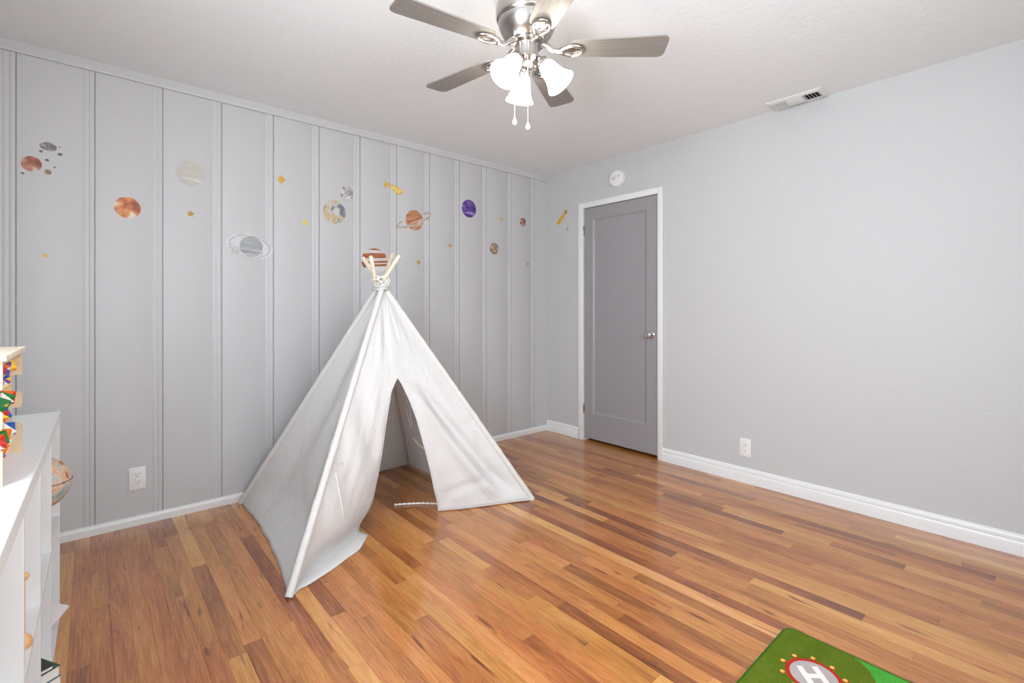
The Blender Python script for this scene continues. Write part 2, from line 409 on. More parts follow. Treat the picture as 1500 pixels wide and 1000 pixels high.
for hz in (1.86, .285):
    hb = bmesh.new(); lathe(hb, [(0, 0), (.003, 0), (.0045, .003), (.0045, .086), (.003, .089), (0, .089)], 10, Matrix.Translation((-.006, DY1-.0005, hz-.045)))
    for z in (hz-.027, hz-.009, hz+.009, hz+.027): lathe(hb, [(.0045, 0), (.0051, .0008), (.0051, .0016), (.0045, .0024)], 10, Matrix.Translation((-.006, DY1-.0005, z)))
    box(hb, -.003, xf, DY1-.006, DY1-.0015, hz-.042, hz+.042)
    part('hinge', hb, M['nickel'], dr, 40)

# ------------------------------------------------------------------ outlets, smoke alarm, vent
def outlet(p, rot, label):
    root = tag(empty('wall_outlet', p, rot=rot), label, 'outlet')
    bm = B(-.037, .037, -.060, .060, 0, .006, .003, 2); auto(obj('cover_plate', bm, M['plate'], root), 40)
    for s in (-1, 1):
        f = bmesh.new(); prism(f, [(x, y+s*.0195) for x, y in [(-.0165, -.009), (-.010, -.0145), (.010, -.0145), (.0165, -.009), (.0165, .009), (.010, .0145), (-.010, .0145), (-.0165, .009)]], .005, .0078)
        rc = obj('receptacle', f, M['plate'], root)
        h = bmesh.new(); box(h, -.0075, -.0055, s*.0195-.001, s*.0195+.008, .0074, .0081); box(h, .0055, .0075, s*.0195, s*.0195+.008, .0074, .0081)
        prism(h, circ(.0026, 10, cx=0, cy=s*.0195-.0075), .0074, .0081)
        obj('socket_slots', h, M['slot'], rc)
    sb = bmesh.new(); lathe(sb, [(.0032, .0058), (.003, .0072), (0, .0074)], 10); obj('screw', sb, M['plate'], root)
LROT = (PI/2, 0, 0); RROT = (PI/2, 0, -PI/2)
p = on_left(201, 700); outlet((p.x, -.0005, p.z), LROT, 'white duplex wall outlet on the panelled wall beside the tent')
p = on_right(1092, 655); outlet((-.0005, p.y, p.z), RROT, 'white duplex wall outlet low on the plain wall right of the door')

p = on_right(905, 262)
sm = tag(empty('smoke_alarm', (-.0005, p.y, p.z), rot=RROT), 'round white smoke alarm on the wall above the door', 'smoke alarm')
bm = bmesh.new(); lathe(bm, [(0, 0), (.070, 0), (.071, .004), (.071, .009), (.068, .011), (.060, .011)], 40); auto(obj('mounting_base', bm, M['plate'], sm), 30)
bm = bmesh.new(); lathe(bm, [(.060, .010), (.060, .013), (.066, .014), (.067, .018), (.066, .027), (.061, .033), (.050, .036), (0, .0375)], 40); cvr = auto(obj('cover', bm, M['plate'], sm), 30)
bm = bmesh.new(); lathe(bm, [(.0, 0), (.0, .0005), (.012, .0004), (.012, -.001)], 18, Matrix.Translation((.004, .012, .0375))); obj('test_button', bm, M['vent'], sm)
gs = plain('grey_slots', (.33, .32, .31, 1), .6, var=.1)
for k in range(6): obj('sounder_slot', B(-.030+k*.006, -.0275+k*.006, -.012, .016 if k % 2 else .008, .0352, .0374), gs, sm)
obj('indicator_light', B(.030, .038, .006, .022, .0352, .0372), gs, sm)

vx0, vx1, vy0, vy1 = -.165, -.012, -2.378, -2.074; vz = H
vt = tag(empty('ceiling_vent', ((vx0+vx1)/2, (vy0+vy1)/2, H-.001)), 'white metal air register in the ceiling against the plain wall', 'vent')
VX, VY = (vx1-vx0)/2, (vy1-vy0)/2
bm = bmesh.new(); fw = .022
out = [(-VX, -VY), (VX, -VY), (VX, VY), (-VX, VY)]; inn = [(-VX+fw, -VY+fw), (VX-fw, -VY+fw), (VX-fw, VY-fw), (-VX+fw, VY-fw)]
ra = [bm.verts.new((x, y, 0)) for x, y in out]; rb = [bm.verts.new((x*.985, y*.985, -.006)) for x, y in out]
rc_ = [bm.verts.new((x, y, -.014)) for x, y in inn]; rd = [bm.verts.new((x, y, -.001)) for x, y in inn]
for a, b in ((ra, rb), (rb, rc_), (rc_, rd)):
    for k in range(4): bm.faces.new((a[k], a[(k+1) % 4], b[(k+1) % 4], b[k]))
obj('vent_frame', bm, M['vent'], vt)
obj('duct_shade_plate', B(-VX+fw, VX-fw, -VY+fw, VY-fw, -.0018, -.0008), M['dark'], vt)  # thin black plate, coloured as the shade inside the duct
yl = VY-fw; third = 2*yl/3
for sgn in (1, -1):                                      # end sections: cross blades tilted outwards
    for k in range(5):
        y = sgn*(yl-third*(k+.5)/5)
        bm = bmesh.new(); sweep(bm, [(-.0065, -.0005), (.0065, -.0135), (.0070, -.0130), (-.0060, 0)], (-VX+fw, y, -.002), (VX-fw, y, -.002), (0, sgn, 0), (0, 0, 1)); obj('louver', bm, M['vent'], vt)
for k in range(4):                                       # middle: long blades forming a shallow hump
    xa = -VX+fw+(2*(VX-fw))*k/4; xb = xa+(2*(VX-fw))/4*1.02
    zz = lambda x: -.012-.010*(1-(x/(VX-fw))**2)
    bm = bmesh.new(); sweep(bm, [(xa, zz(xa)), (xb, zz(xb)-.002), (xb, zz(xb)-.0005), (xa, zz(xa)+.0015)], (0, -third/2, 0), (0, third/2, 0), (1, 0, 0), (0, 0, 1)); obj('louver', bm, M['vent'], vt)
for y in (-third/2, third/2):
    bm = bmesh.new(); pts = [(-VX+fw+(2*(VX-fw))*k/8) for k in range(9)]
    sweep(bm, [(x, -.012-.011*(1-(x/(VX-fw))**2)) for x in pts]+[(pts[-1], -.002), (pts[0], -.002)], (0, y-.001, 0), (0, y+.001, 0), (1, 0, 0), (0, 0, 1)); obj('divider', bm, M['vent'], vt)

# ------------------------------------------------------------------ ceiling fan
fc = at_depth(772, 20, 1.95)
fan = tag(empty('ceiling_fan', (fc.x, fc.y, H), -math.atan2(CB, CA)), 'brushed nickel ceiling fan with five blades and three lit glass shades', 'ceiling fan')
# local x = camera right, local y = away from the camera
NZ = lambda z: z-H
bm = bmesh.new(); lathe(bm, [(0, 0), (.098, 0), (.102, -.006), (.102, -.044), (.108, -.054), (.123, -.062), (.1255, -.070), (.1255, -.104), (.122, -.113), (.114, -.118)], 48); auto(obj('ceiling_canopy', bm, M['nickel'], fan), 30)
bm = bmesh.new(); lathe(bm, [(.114, -.118), (.117, -.124), (.116, -.132), (.111, -.148), (.101, -.168), (.087, -.187), (.074, -.198), (.070, -.200), (.072, -.206), (.068, -.212), (.045, -.214)], 48); auto(obj('motor_housing', bm, M['nickel'], fan), 30)
bm = bmesh.new(); lathe(bm, [(.047, -.208), (.048, -.214), (.046, -.218), (.046, -.258), (.050, -.262), (.050, -.270), (.044, -.278), (.030, -.286), (.026, -.300), (.020, -.306), (.010, -.312), (0, -.318)], 36); auto(obj('switch_housing', bm, M['nickel'], fan), 30)
t = NT('fan_blade_finish'); t.b.inputs['Roughness'].default_value = .38; t.b.inputs['Metallic'].default_value = .25
tc = t.add('ShaderNodeTexCoord'); mp = t.add('ShaderNodeMapping'); mp.inputs['Scale'].default_value = (4, 120, 4); t.link(tc.outputs['Object'], mp.inputs[0])
nz = t.add('ShaderNodeTexNoise', i_Scale=1.0, i_Detail=3.0); t.link(mp.outputs[0], nz.inputs['Vector'])
t.link(t.ramp(nz.outputs[0], [(.3, (.25, .225, .20, 1)), (.7, (.31, .285, .26, 1))]), t.b.inputs['Base Color']); M['blade'] = t.m
BZ = -.232
def blade_outline():
    r0, r1 = .165, .555; w0, w1 = .050, .064; pts = []
    pts += [(r0, -w0*.55), (r0+.012, -w0*.9), (r0+.035, -w0)]
    cr = .028
    for k in range(7): a = -PI/2+PI/2*k/6; pts.append((r1-cr+cr*math.cos(a), -w1+cr+cr*math.sin(a)))
    for k in range(7): a = PI/2*k/6; pts.append((r1-cr+cr*math.cos(a), w1-cr+cr*math.sin(a)))
    pts += [(r0+.035, w0), (r0+.012, w0*.9), (r0, w0*.55)]
    return pts
def bracket(bm):
    # arm sweeping down from the motor, then a leaf-shaped open loop under the blade
    tube(bm, [(.060, 0, .028), (.085, 0, .014), (.105, 0, -.004), (.125, 0, -.008), (.140, 0, -.007)], [.013, .012, .010, .011, .012], 10)
    loop = []
    for k in range(29):
        a = 2*PI*k/28; x = .178+.046*math.cos(a); y = .031*math.sin(a)*(1-.35*(-math.cos(a)*.5+.5)*0)
        if math.cos(a) < 0: y *= 1-.35*abs(math.cos(a))
        loop.append((x, y, -.006))
    tube(bm, loop, .0072, 8, cap=False)
    box(bm, .150, .212, -.020, .020, -.0035, -.0005)
    for x, y in ((.160, 0), (.200, .012), (.200, -.012)): lathe(bm, [(.0055, -.0035), (.005, -.006), (0, -.007)], 10, Matrix.Translation((x, y, 0)))
for k in range(5):
    a = R(-3+72*k)
    bm = bmesh.new(); prism(bm, blade_outline(), 0, .006)
    bl = obj('blade', bm, M['blade'], fan); bl.location = (0, 0, BZ); bl.rotation_euler = Euler((R(-7), 0, a), 'XYZ')
    bm = bmesh.new(); bracket(bm); br = auto(obj('blade_iron', bm, M['nickel'], bl), 45)
t = NT('lit_frosted_glass'); t.b.inputs['Base Color'].default_value = (.9, .88, .84, 1); t.b.inputs['Roughness'].default_value = .4
t.b.inputs['Emission Color'].default_value = (1, .93, .83, 1); t.b.inputs['Emission Strength'].default_value = LAMP
tc = t.add('ShaderNodeTexCoord'); nz = t.add('ShaderNodeTexNoise', i_Scale=18.0); t.link(tc.outputs['Object'], nz.inputs['Vector'])
t.link(t.ramp(nz.outputs[0], [(.2, (1, .92, .80, 1)), (.8, (1, .95, .88, 1))]), t.b.inputs['Emission Color']); M['lit'] = t.m
for k, ang in enumerate((-14, 102, 230)):
    a = R(ang); dx, dy = math.cos(a), math.sin(a)
    arm = bmesh.new(); tube(arm, [(.028*dx, .028*dy, -.270), (.048*dx, .048*dy, -.268), (.062*dx, .062*dy, -.276), (.070*dx, .070*dy, -.288)], .010, 10)
    tilt = R(38)
    mm = Matrix.Translation((.064*dx, .064*dy, -.286)) @ Matrix.Rotation(a, 4, 'Z') @ Matrix.Rotation(PI-tilt, 4, 'Y')
    lathe(arm, [(0, -.012), (.020, -.010), (.027, 0), (.028, .016), (.024, .018)], 24, mm)
    ao = auto(obj('lamp_arm', arm, M['nickel'], fan), 40)
    sh = bmesh.new()
    lathe(sh, [(.022, .012), (.029, .020), (.034, .034), (.037, .055), (.041, .078), (.049, .100), (.059, .116), (.0605, .119), (.057, .118), (.047, .101), (.039, .079), (.034, .055), (.030, .034), (.022, .022)], 32, mm)
    so = obj('glass_shade', sh, M['lit'], ao, smooth=True)
    bu = bmesh.new(); lathe(bu, [(0, .018), (.012, .020), (.013, .034), (.022, .052), (.024, .066), (.018, .080), (0, .088)], 16, mm); obj('bulb', bu, M['lit'], ao, smooth=True)
for (cxp, cyp, z1) in ((-.050, -.022, -.512), (.002, -.046, -.540)):
    ch = bmesh.new(); n = 40; zt = -.262
    tube(ch, [(cxp, cyp, zt), (cxp, cyp, z1)], .0011, 6)
    for q in range(n): bmesh.ops.create_uvsphere(ch, u_segments=6, v_segments=4, radius=.0021, matrix=Matrix.Translation((cxp, cyp, zt+(z1-zt)*q/n)))
    co = obj('pull_chain', ch, M['chain'], fan, smooth=True)
    kn = bmesh.new(); lathe(kn, [(0, z1+.004), (.003, z1+.002), (.0045, z1-.004), (.0095, z1-.014), (.010, z1-.022), (.006, z1-.029), (0, z1-.031)], 14, Matrix.Translation((cxp, cyp, 0))); obj('chain_knob', kn, M['chain'], co, smooth=True)

# ------------------------------------------------------------------ teepee
tp = tag(empty('play_tent', (-2.03, -.64, 0)), 'white canvas teepee play tent on four wooden poles with an open flap', 'tent')
base = {'A': on_z(423, 876), 'B': on_z(353, 737), 'C': on_z(780, 732), 'D': on_z(600, 680)}
cen = Vector((-2.035, -.66, 0))
topx = {'A': (575, 371.5), 'B': (585, 374), 'C': (531, 377), 'D': (543, 375)}
top = {}
for k in base:
    h = cen+(cen-base[k])*.12; f = proj(h)[2]
    top[k] = at_depth(topx[k][0], topx[k][1], f)
ZT = 1.285
def E(k, v):
    b, t_ = base[k], top[k]; tf = (ZT-.004)/(t_.z-b.z)
    p = b.lerp(t_, tf*v); p.z = .004+(ZT-.004)*v; return p
for k in base:
    bm = bmesh.new(); d = (top[k]-base[k]).normalized(); b0 = base[k]+d*.012
    tube(bm, [b0, b0.lerp(top[k], .3), b0.lerp(top[k], .7), top[k]-d*.003, top[k]], [.0118, .0118, .0118, .0118, .0095], 14); part('pole', bm, M['pine'], tp, 50)
    # sleeve round the pole, slightly bunched
    bm = bmesh.new(); n = 60
    pts = []; rad = []
    for q in range(n+1):
        v = q/n; p = E(k, v); pts.append(p); rad.append(.0165*(1+.10*noise.noise((q*.35, hash(k) % 7 if False else ord(k), 0)))+(.002 if q in (14, 24, 37) else 0))
    tube(bm, pts, rad, 12); part('pole_sleeve', bm, M['canvas'], tp, 60)
def nz3(p, s): return noise.noise(Vector(p)*s)
def smooth(a, b, x):
    t_ = max(0, min(1, (x-a)/(b-a))); return t_*t_*(3-2*t_)
def fabric(name, rows, more=()):
    bm = bmesh.new()
    for rws in (rows,)+tuple(more):
        g = [[bm.verts.new(p) for p in r] for r in rws]
        for a, b in zip(g, g[1:]):
            for k in range(len(a)-1):
                bm.faces.new((a[k], a[k+1], b[k+1], b[k]))
    bmesh.ops.remove_doubles(bm, verts=bm.verts, dist=.0008)
    o = part(name, bm, M['canvas'], tp)
    for q in o.data.polygons: q.use_smooth = True
    md = o.modifiers.new('thick', 'SOLIDIFY'); md.thickness = .0016; md.offset = 0
    return o
def side_panel(name, k1, k2, sag, flare, seed):
    mid = (base[k1]+base[k2])/2; inw = (cen-mid); inw.z = 0; inw.normalize()
    rows = []; NV, NU = 60, 44
    for j in range(NV+1):
        v = (j/NV)**1.15; r = []
        for i in range(NU+1):
            u = i/NU; p = E(k1, v).lerp(E(k2, v), u); s = math.sin(PI*u)
            off = sag*s**.8*(1-v)*(smooth(-.02, flare, v) if flare else 1)+(.022*s if flare else 0)
            fold = .016*math.sin(u*15+seed+2.5*v)*s*smooth(0, .25, v)*smooth(1, .5, v)+.028*nz3((u*3+seed, v*2.2, seed), 1.0)*s*smooth(0, .2, v)
            fold += .009*nz3((u*9+seed, v*7, seed), 1.0)*s
            r.append(p+inw*(off+fold))
        rows.append(r)
    return fabric(name, rows)
side_panel('canvas_panel', 'A', 'B', .125, .11, 1.3)
side_panel('canvas_panel', 'B', 'D', .03, 0, 4.1)
side_panel('canvas_panel', 'D', 'C', .085, 0, 7.7)
# hems along the floor
# front with the opening
Pt = (E('A', 1)+E('C', 1))/2
nrm = (base['C']-base['A']).cross(Pt-base['A']).normalized()
d = ray(582, 553); T = CAM+d*((base['A']-CAM).dot(nrm)/d.dot(nrm))
vT = (T.z-.004)/(ZT-.004); a_, c_ = E('A', vT), E('C', vT); uT = (T-a_).dot(c_-a_)/(c_-a_).length_squared
fT = proj(T)[2]
Lpx = [(582, 553), (573, 574), (565, 623), (559, 665), (553.6, 696), (547, 727), (542, 748), (535, 761), (528, 770), (526, 778)]
Rpx = [(582, 553), (588.7, 563), (600, 587), (610.5, 615), (620, 649), (628.5, 681), (635.5, 714), (642, 748)]
def edge3d(px, zf):
    e = on_z(px[-1][0], px[-1][1], zf); fb = proj(e)[2]; y0, y1 = px[0][1], px[-1][1]
    fp = lambda x, y: (base['A']-CAM).dot(nrm)/ray(x, y).dot(nrm)      # depth of the flat front there
    k = fb-fp(*px[-1])
    return [at_depth(x, y, fp(x, y)+k*((y-y0)/(y1-y0))**1.5) for x, y in px]
L3, R3 = edge3d(Lpx, .006), edge3d(Rpx, .006)
def by_z(poly, z):
    for a, b in zip(poly, poly[1:]):
        if a.z >= z >= b.z: return a.lerp(b, (a.z-z)/max(1e-6, a.z-b.z))
    return poly[-1].copy() if z < poly[-1].z else poly[0].copy()
toc = Vector((-CB*.2-.1, -1, 0)).normalized()          # out of the front
def disp(c, v, p):
    """folds of the front; c 0..1 left part, 1..2 right part"""
    e = math.sin(PI*c/2); lo = smooth(1, .1, v)
    o = .020*nz3((c*2.6, v*3.0, 2), 1)*e+.006*nz3((c*8, v*7, 5), 1)*e+.006*math.sin(c*14)*e*smooth(vT*.9, .95, v)*smooth(1.0, .7, v)
    if c < 1: o += .015*math.sin(c*9+v*28)*math.sin(PI*c)*smooth(.75, .3, v)
    else:
        k = c-1; o += -.012*math.exp(-((v-.07-.09*k)/.018)**2)*math.sin(PI*min(1, k*1.1)); o += -.045*math.exp(-((k-.30-.55*(vT-v)/vT)/.10)**2)*smooth(vT, vT*.7, v)*smooth(0, .12, v)+.032*math.exp(-((k-.12-.55*(vT-v)/vT)/.10)**2)*smooth(vT, vT*.7, v)*smooth(0, .12, v)
    return o
NL, NR = 26, 26
lowL = [on_z(*q, .004) for q in ((425, 877), (439, 849), (470, 823), (506, 794), (526, 778))]
hemL = [on_z(*q, .003) for q in ((428, 875), (438, 863), (454, 855.5), (485.6, 835), (509, 817.5), (527, 805), (539, 784))]
lowR = [on_z(*q, .005) for q in ((642, 748), (672, 745.5), (705, 741.5), (745, 736), (779, 732))]
def along(poly, u):
    n = len(poly)-1; k = min(n-1, int(u*n)); return poly[k].lerp(poly[k+1], u*n-k)
rowsL, rowsR, rowsU = [], [], []
NF = 46
for j in range(NF+1):
    w = j/NF; v = vT*w; z = .004+(ZT-.004)*v
    ea, ec = E('A', v), E('C', v); l, r_ = by_z(L3, z), by_z(R3, z)
    rl, rr = [], []
    for i in range(NL+1):
        u = i/NL; p = ea.lerp(l, u)
        if j == 0: p = along(lowL, u)
        elif j < 10: p = p.lerp(along(lowL, u)+Vector((0, 0, z)), (1-j/10)**2*.8)
        rl.append(p+toc*disp(u, v, p)*smooth(0, .08, w)*(1-.85*smooth(.85, 1, u)))
    for i in range(NR+1):
        u = i/NR; p = r_.lerp(ec, u)
        if j == 0: p = along(lowR, u)
        elif j < 8: p = p.lerp(along(lowR, u)+Vector((0, 0, z)), (1-j/8)**2)
        rr.append(p+toc*disp(1+u, v, p)*smooth(0, .08, w)*smooth(0, .12, u))
    rowsL.append(rl); rowsR.append(rr)
top_disp_fix = lambda c: (1-.85*smooth(.85, 1, c)) if c <= 1 else smooth(0, .12, c-1)
for j in range(1, 25):
    v = vT+(1-vT)*j/24; r = []
    blend = smooth(0, .3, j/24)
    for i in range(NL+NR+1):
        c = i/NL if i <= NL else 1+(i-NL)/NR
        u = uT*c if c <= 1 else uT+(1-uT)*(c-1)
        p = E('A', v).lerp(E('C', v), u); k = top_disp_fix(c); k = k+(1-k)*blend
        r.append(p+toc*disp(c, v, p)*k*smooth(1, .8, v))
    rowsU.append(r)
hem = []
for q in range(6):
    k = q/5; r = []
    for i in range(NL+1):
        u = i/NL; p = along(lowL, u).lerp(along(hemL, u), k); p.z = .004+(.004*math.sin(PI*k)+.0012*nz3((u*8, k*2, 3), 1))*(1 if k > 0 else 0); r.append(p)
    hem.append(r)
fabric('front_panel', rowsL, (rowsR, [rowsL[-1]+rowsR[-1][1:]]+rowsU, hem))
# rolled hems: thin tubes along the opening and the bottom of the flap
for pts in ([r[-1] for r in rowsL][1:], [r[0] for r in rowsR][0:], rowsR[0]):
    bm = bmesh.new(); tube(bm, [p+Vector((0, 0, .002)) for p in pts], .0024, 6); part('hem', bm, M['canvas'], tp, 60)
# ties
def near_surface(rows, px, py, lift=.006):
    best = min((p for r in rows for p in r), key=lambda p: (proj(p)[0]-px)**2+(proj(p)[1]-py)**2)
    f = proj(best)[2]; return at_depth(px, py, f-lift)
def tie(pts, rad=.0032):
    bm = bmesh.new(); tube(bm, pts, rad, 7); part('tie', bm, M['cord'], tp, 60)
tie([near_surface(rowsL, *q) for q in ((489, 676), (491, 690), (494, 704), (497, 722), (501, 738), (502, 752), (503, 764))])
tie([near_surface(rowsL, *q) for q in ((489, 676), (495, 679), (501, 676), (503, 680))], .002)
tie([near_surface(rowsR, *q) for q in ((693, 632), (697, 640), (698, 652), (699, 664), (703, 676), (707, 685))])
tie([near_surface(rowsR, *q) for q in ((690, 631), (695, 629), (699, 633), (694, 641))], .0022)
for s in (0, 1):                                           # twisted cord lying on the floor
    pts = []
    for q in range(41):
        x = 578+(643-578)*q/40; y = 739.0-2.2*math.sin(q/40*PI*.8)
        p = on_z(x, y, .0065); a = q*.75+s*PI; pts.append(p+Vector((0, .0032*math.sin(a), .0032*math.cos(a))))
    tie(pts, .0032)
# inner ties seen through the opening
inn_d = lambda q: at_depth(q[0], q[1], 3.05)
for ch in (((597, 586), (600, 596), (601, 606), (603, 624)), ((595, 600), (598, 612), (601, 625)), ((605, 641), (612, 650), (622, 658)), ((592, 574), (594, 585), (597, 592))):
    bm = bmesh.new(); tube(bm, [inn_d(q) for q in ch], .0035, 6); part('tie', bm, M['cord'], tp, 60)
# gathered collar and rope at the crossing
ax = sum((E(k, 1) for k in base), Vector())/4
for zc, rr_, th in ((ZT-.004, .050, .008), (ZT+.012, .046, .007)):
    bm = bmesh.new(); pts = []
    for q in range(33):
        a = 2*PI*q/32; x, y = math.cos(a), math.sin(a)
        m_ = max((E(k, 1)-ax).dot(Vector((x, y, 0))) for k in base)+.016
        pts.append(Vector((ax.x+x*m_, ax.y+y*m_, zc+.004*math.sin(3*a))))
    tube(bm, pts, th, 8); part('canvas_collar', bm, M['canvas'], tp, 60)
bm = bmesh.new()
xr = Vector((CA, -CB, 0)); 
rp = []
for q in range(90):
    a = q*.42; z = ZT+.024+.05*q/90; k = (z-ZT)/.1
    m_ = .030+.010*math.sin(q*1.3)
    rp.append(Vector((ax.x+m_*math.cos(a), ax.y+m_*math.sin(a), z+.010*math.sin(a*1.7))))
tube(bm, rp, .0034, 6); part('lashing_rope', bm, M['cord'], tp, 60)
pA = lambda px, py: at_depth(px, py, proj(ax)[2]-.05)
for ch in (((544, 410), (551, 409), (556, 411), (560, 417)), ((560, 419), (566, 412), (570, 405), (571, 411), (567, 420)), ((553, 415), (558, 421), (565, 423)), ((560, 424), (566, 416), (569, 409))):
    tie([pA(*q) for q in ch], .0030)

# ------------------------------------------------------------------ bookcase and what is on it
bc0 = on_z(88, 904)                                      # front corner of the far end
ang = math.atan2(-(150-750)/F, 1)                        # bearing of its long side
yw = math.atan2(CB, CA)
dirL = Vector((math.sin(yw-ang), math.cos(yw-ang), 0))    # pointing away from the camera
BL, BD, BH, TO, TI = 1.47, .39, .78, .038, .016
bk = tag(empty('bookcase', bc0, math.atan2(-dirL.x, dirL.y)), 'low white open bookcase of square compartments along the side wall', 'bookcase')
# local: +y away from the camera along the length, -x into the case; origin at the far front corner
obj('top_board', B(-BD, 0, -BL, 0, BH-TO, BH, .0012), M['laminate'], bk)
obj('bottom_board', B(-BD, 0, -BL, 0, 0, TO, .0012), M['laminate'], bk)
for y in (0, -BL+TO): obj('side_board', B(-BD, 0, y-TO, y, TO, BH-TO, .0012), M['laminate'], bk)
cw = (BL-2*TO-3*TI)/4
cells = []
for k in range(4):
    ya = -TO-(k+1)*cw-k*TI; cells.append((ya, ya+cw))
    if k < 3: obj('divider', B(-BD+.002, -.001, ya-TI, ya, TO, BH-TO, .001), M['laminate'], bk)
    obj('shelf', B(-BD+.002, -.001, ya, ya+cw, BH/2-TI/2, BH/2+TI/2, .001), M['laminate'], bk)
bpy.context.view_layer.update()
BM = bk.matrix_world.copy(); BI = BM.inverted()
def bloc(x, y, z): return BM @ Vector((x, y, z))
BROT = bk.rotation_euler.z

# globe in the upper far compartment
gl = tag(empty('globe', bloc(-.045, (cells[0][0]+cells[0][1])/2-.035, BH/2+TI/2), BROT+.4), 'small antique style globe peeking out of the white bookcase', 'globe')
GR = .088; gz = .182
bm = bmesh.new(); lathe(bm, [(0, 0), (.030, 0), (.031, .006), (.028, .012), (.014, .018), (.010, .026), (.008, .050), (.010, .076), (.008, gz-GR-.006), (0, gz-GR-.004)], 28); auto(obj('stand', bm, M['toywood'], gl), 35)
t = NT('globe_map'); tc = t.add('ShaderNodeTexCoord'); t.b.inputs['Roughness'].default_value = .35
nz = t.add('ShaderNodeTexNoise', i_Scale=24.0, i_Detail=5.0, i_Distortion=.8); t.link(tc.outputs['Object'], nz.inputs['Vector'])
t.link(t.ramp(nz.outputs[0], [(.36, (.22, .38, .37, 1)), (.43, (.58, .55, .48, 1)), (.49, (.62, .34, .18, 1)), (.55, (.70, .52, .40, 1)), (.62, (.42, .12, .04, 1))]), t.b.inputs['Base Color'])
bm = bmesh.new(); bmesh.ops.create_uvsphere(bm, u_segments=40, v_segments=24, radius=GR, matrix=Matrix.Translation((0, 0, gz))); gb = obj('map_ball', bm, t.m, gl, smooth=True)
bm = bmesh.new(); tube(bm, [((GR+.0008)*math.cos(2*PI*q/48), (GR+.0008)*math.sin(2*PI*q/48), gz+.006) for q in range(49)], .0011, 5); obj('equator_band', bm, M['slot'], gb)

# books
def book(loc, rz, w, h, th, cover, label, grp=None, rot=None):
    r = tag(empty('book', loc, rz, rot), label, 'book', grp)
    obj('page_block', B(-w/2+.003, w/2-.003, -h/2+.0005, h/2-.003, .0016, th-.0016), M['pages'], r)
    obj('front_cover', B(-w/2, w/2, -h/2, h/2, th-.0016, th, .0004), cover, r); obj('back_cover', B(-w/2, w/2, -h/2, h/2, 0, .0016, .0004), cover, r)
    obj('spine', B(-w/2, w/2, -h/2-.0014, -h/2+.0004, 0, th, .0004), cover, r)
M['pages'] = plain('paper_pages', (.78, .76, .71, 1), .8, bump=(300, .2, .002))
cvs = {k: plain('cover_'+k, c, .4, var=.08) for k, c in dict(pink=(.80, .72, .74, 1), green=(.03, .085, .05, 1), white=(.72, .71, .68, 1), blue=(.23, .31, .46, 1), black=(.02, .022, .022, 1), grey=(.40, .40, .40, 1)).items()}
# pale book leaning against the far side board, one corner poking out
rm = Euler((R(14), R(-26), BROT+R(50))).to_matrix(); w_, h_ = .12, .17
cs = [rm @ Vector((sx*w_/2, sy*h_/2, 0)) for sx in (-1, 1) for sy in (-1, 1)]
nx = BM.to_3x3() @ Vector((1, 0, 0)); tipv = max(cs, key=lambda c: c.dot(nx)); zmin = min(c.z for c in cs)
tw = bloc(.030, -.135, 0); loc = Vector((tw.x-tipv.x, tw.y-tipv.y, TO+.0015-zmin))
book(loc, 0, w_, h_, .010, cvs['pink'], 'thin pale pink book leaning out of the lowest bookcase compartment', rot=Euler((R(14), R(-26), BROT+R(50))))
yc = (cells[1][0]+cells[1][1])/2; zz = TO+.0005
for th, cv, rz, dx, lb in ((.052, 'grey', 30, -.086, 'thick grey book at the bottom of the stack in the bookcase'), (.030, 'blue', 33, -.084, 'blue covered book under the dark green one in the stack'),
                           (.030, 'green', 32, -.086, 'dark green book with white pages in the stack in the bookcase'), (.012, 'black', 27, -.094, 'thin black book on top of the stack in the bookcase')):
    book(bloc(dx-.012, yc-.004, zz), BROT+R(rz+180), .165, .225, th, cvs[cv], lb); zz += th+.0006
# wooden toy standing at the front of the third compartment
def find_x(px, y, z):
    return min((abs(proj(bloc(-.06+.001*k, y, z))[0]-px), -.06+.001*k) for k in range(60))[1]
ty_ = -.95; hx_ = find_x(35.6, ty_, .5); f_ = proj(bloc(hx_, ty_, .5))[2]
zh = CAM.z-(844-HY)*f_/F; zb = BH/2+TI/2
r_ = tag(empty('wooden_toy', bloc(hx_, ty_, zb), BROT), 'small honey coloured wooden peg toy on the bookcase shelf', 'toy')
bm = bmesh.new(); lathe(bm, [(0, 0), (.008, 0), (.013, .005), (.0145, .013), (.0125, .022), (.007, .029), (.0035, .034), (.0022, .040), (.0022, zh-zb-.006)], 24); auto(obj('body', bm, M['toywood'], r_), 40)
bm = bmesh.new(); bmesh.ops.create_uvsphere(bm, u_segments=20, v_segments=14, radius=.009, matrix=Matrix.Translation((0, 0, zh-zb))); obj('head', bm, M['toywood'], r_, smooth=True)

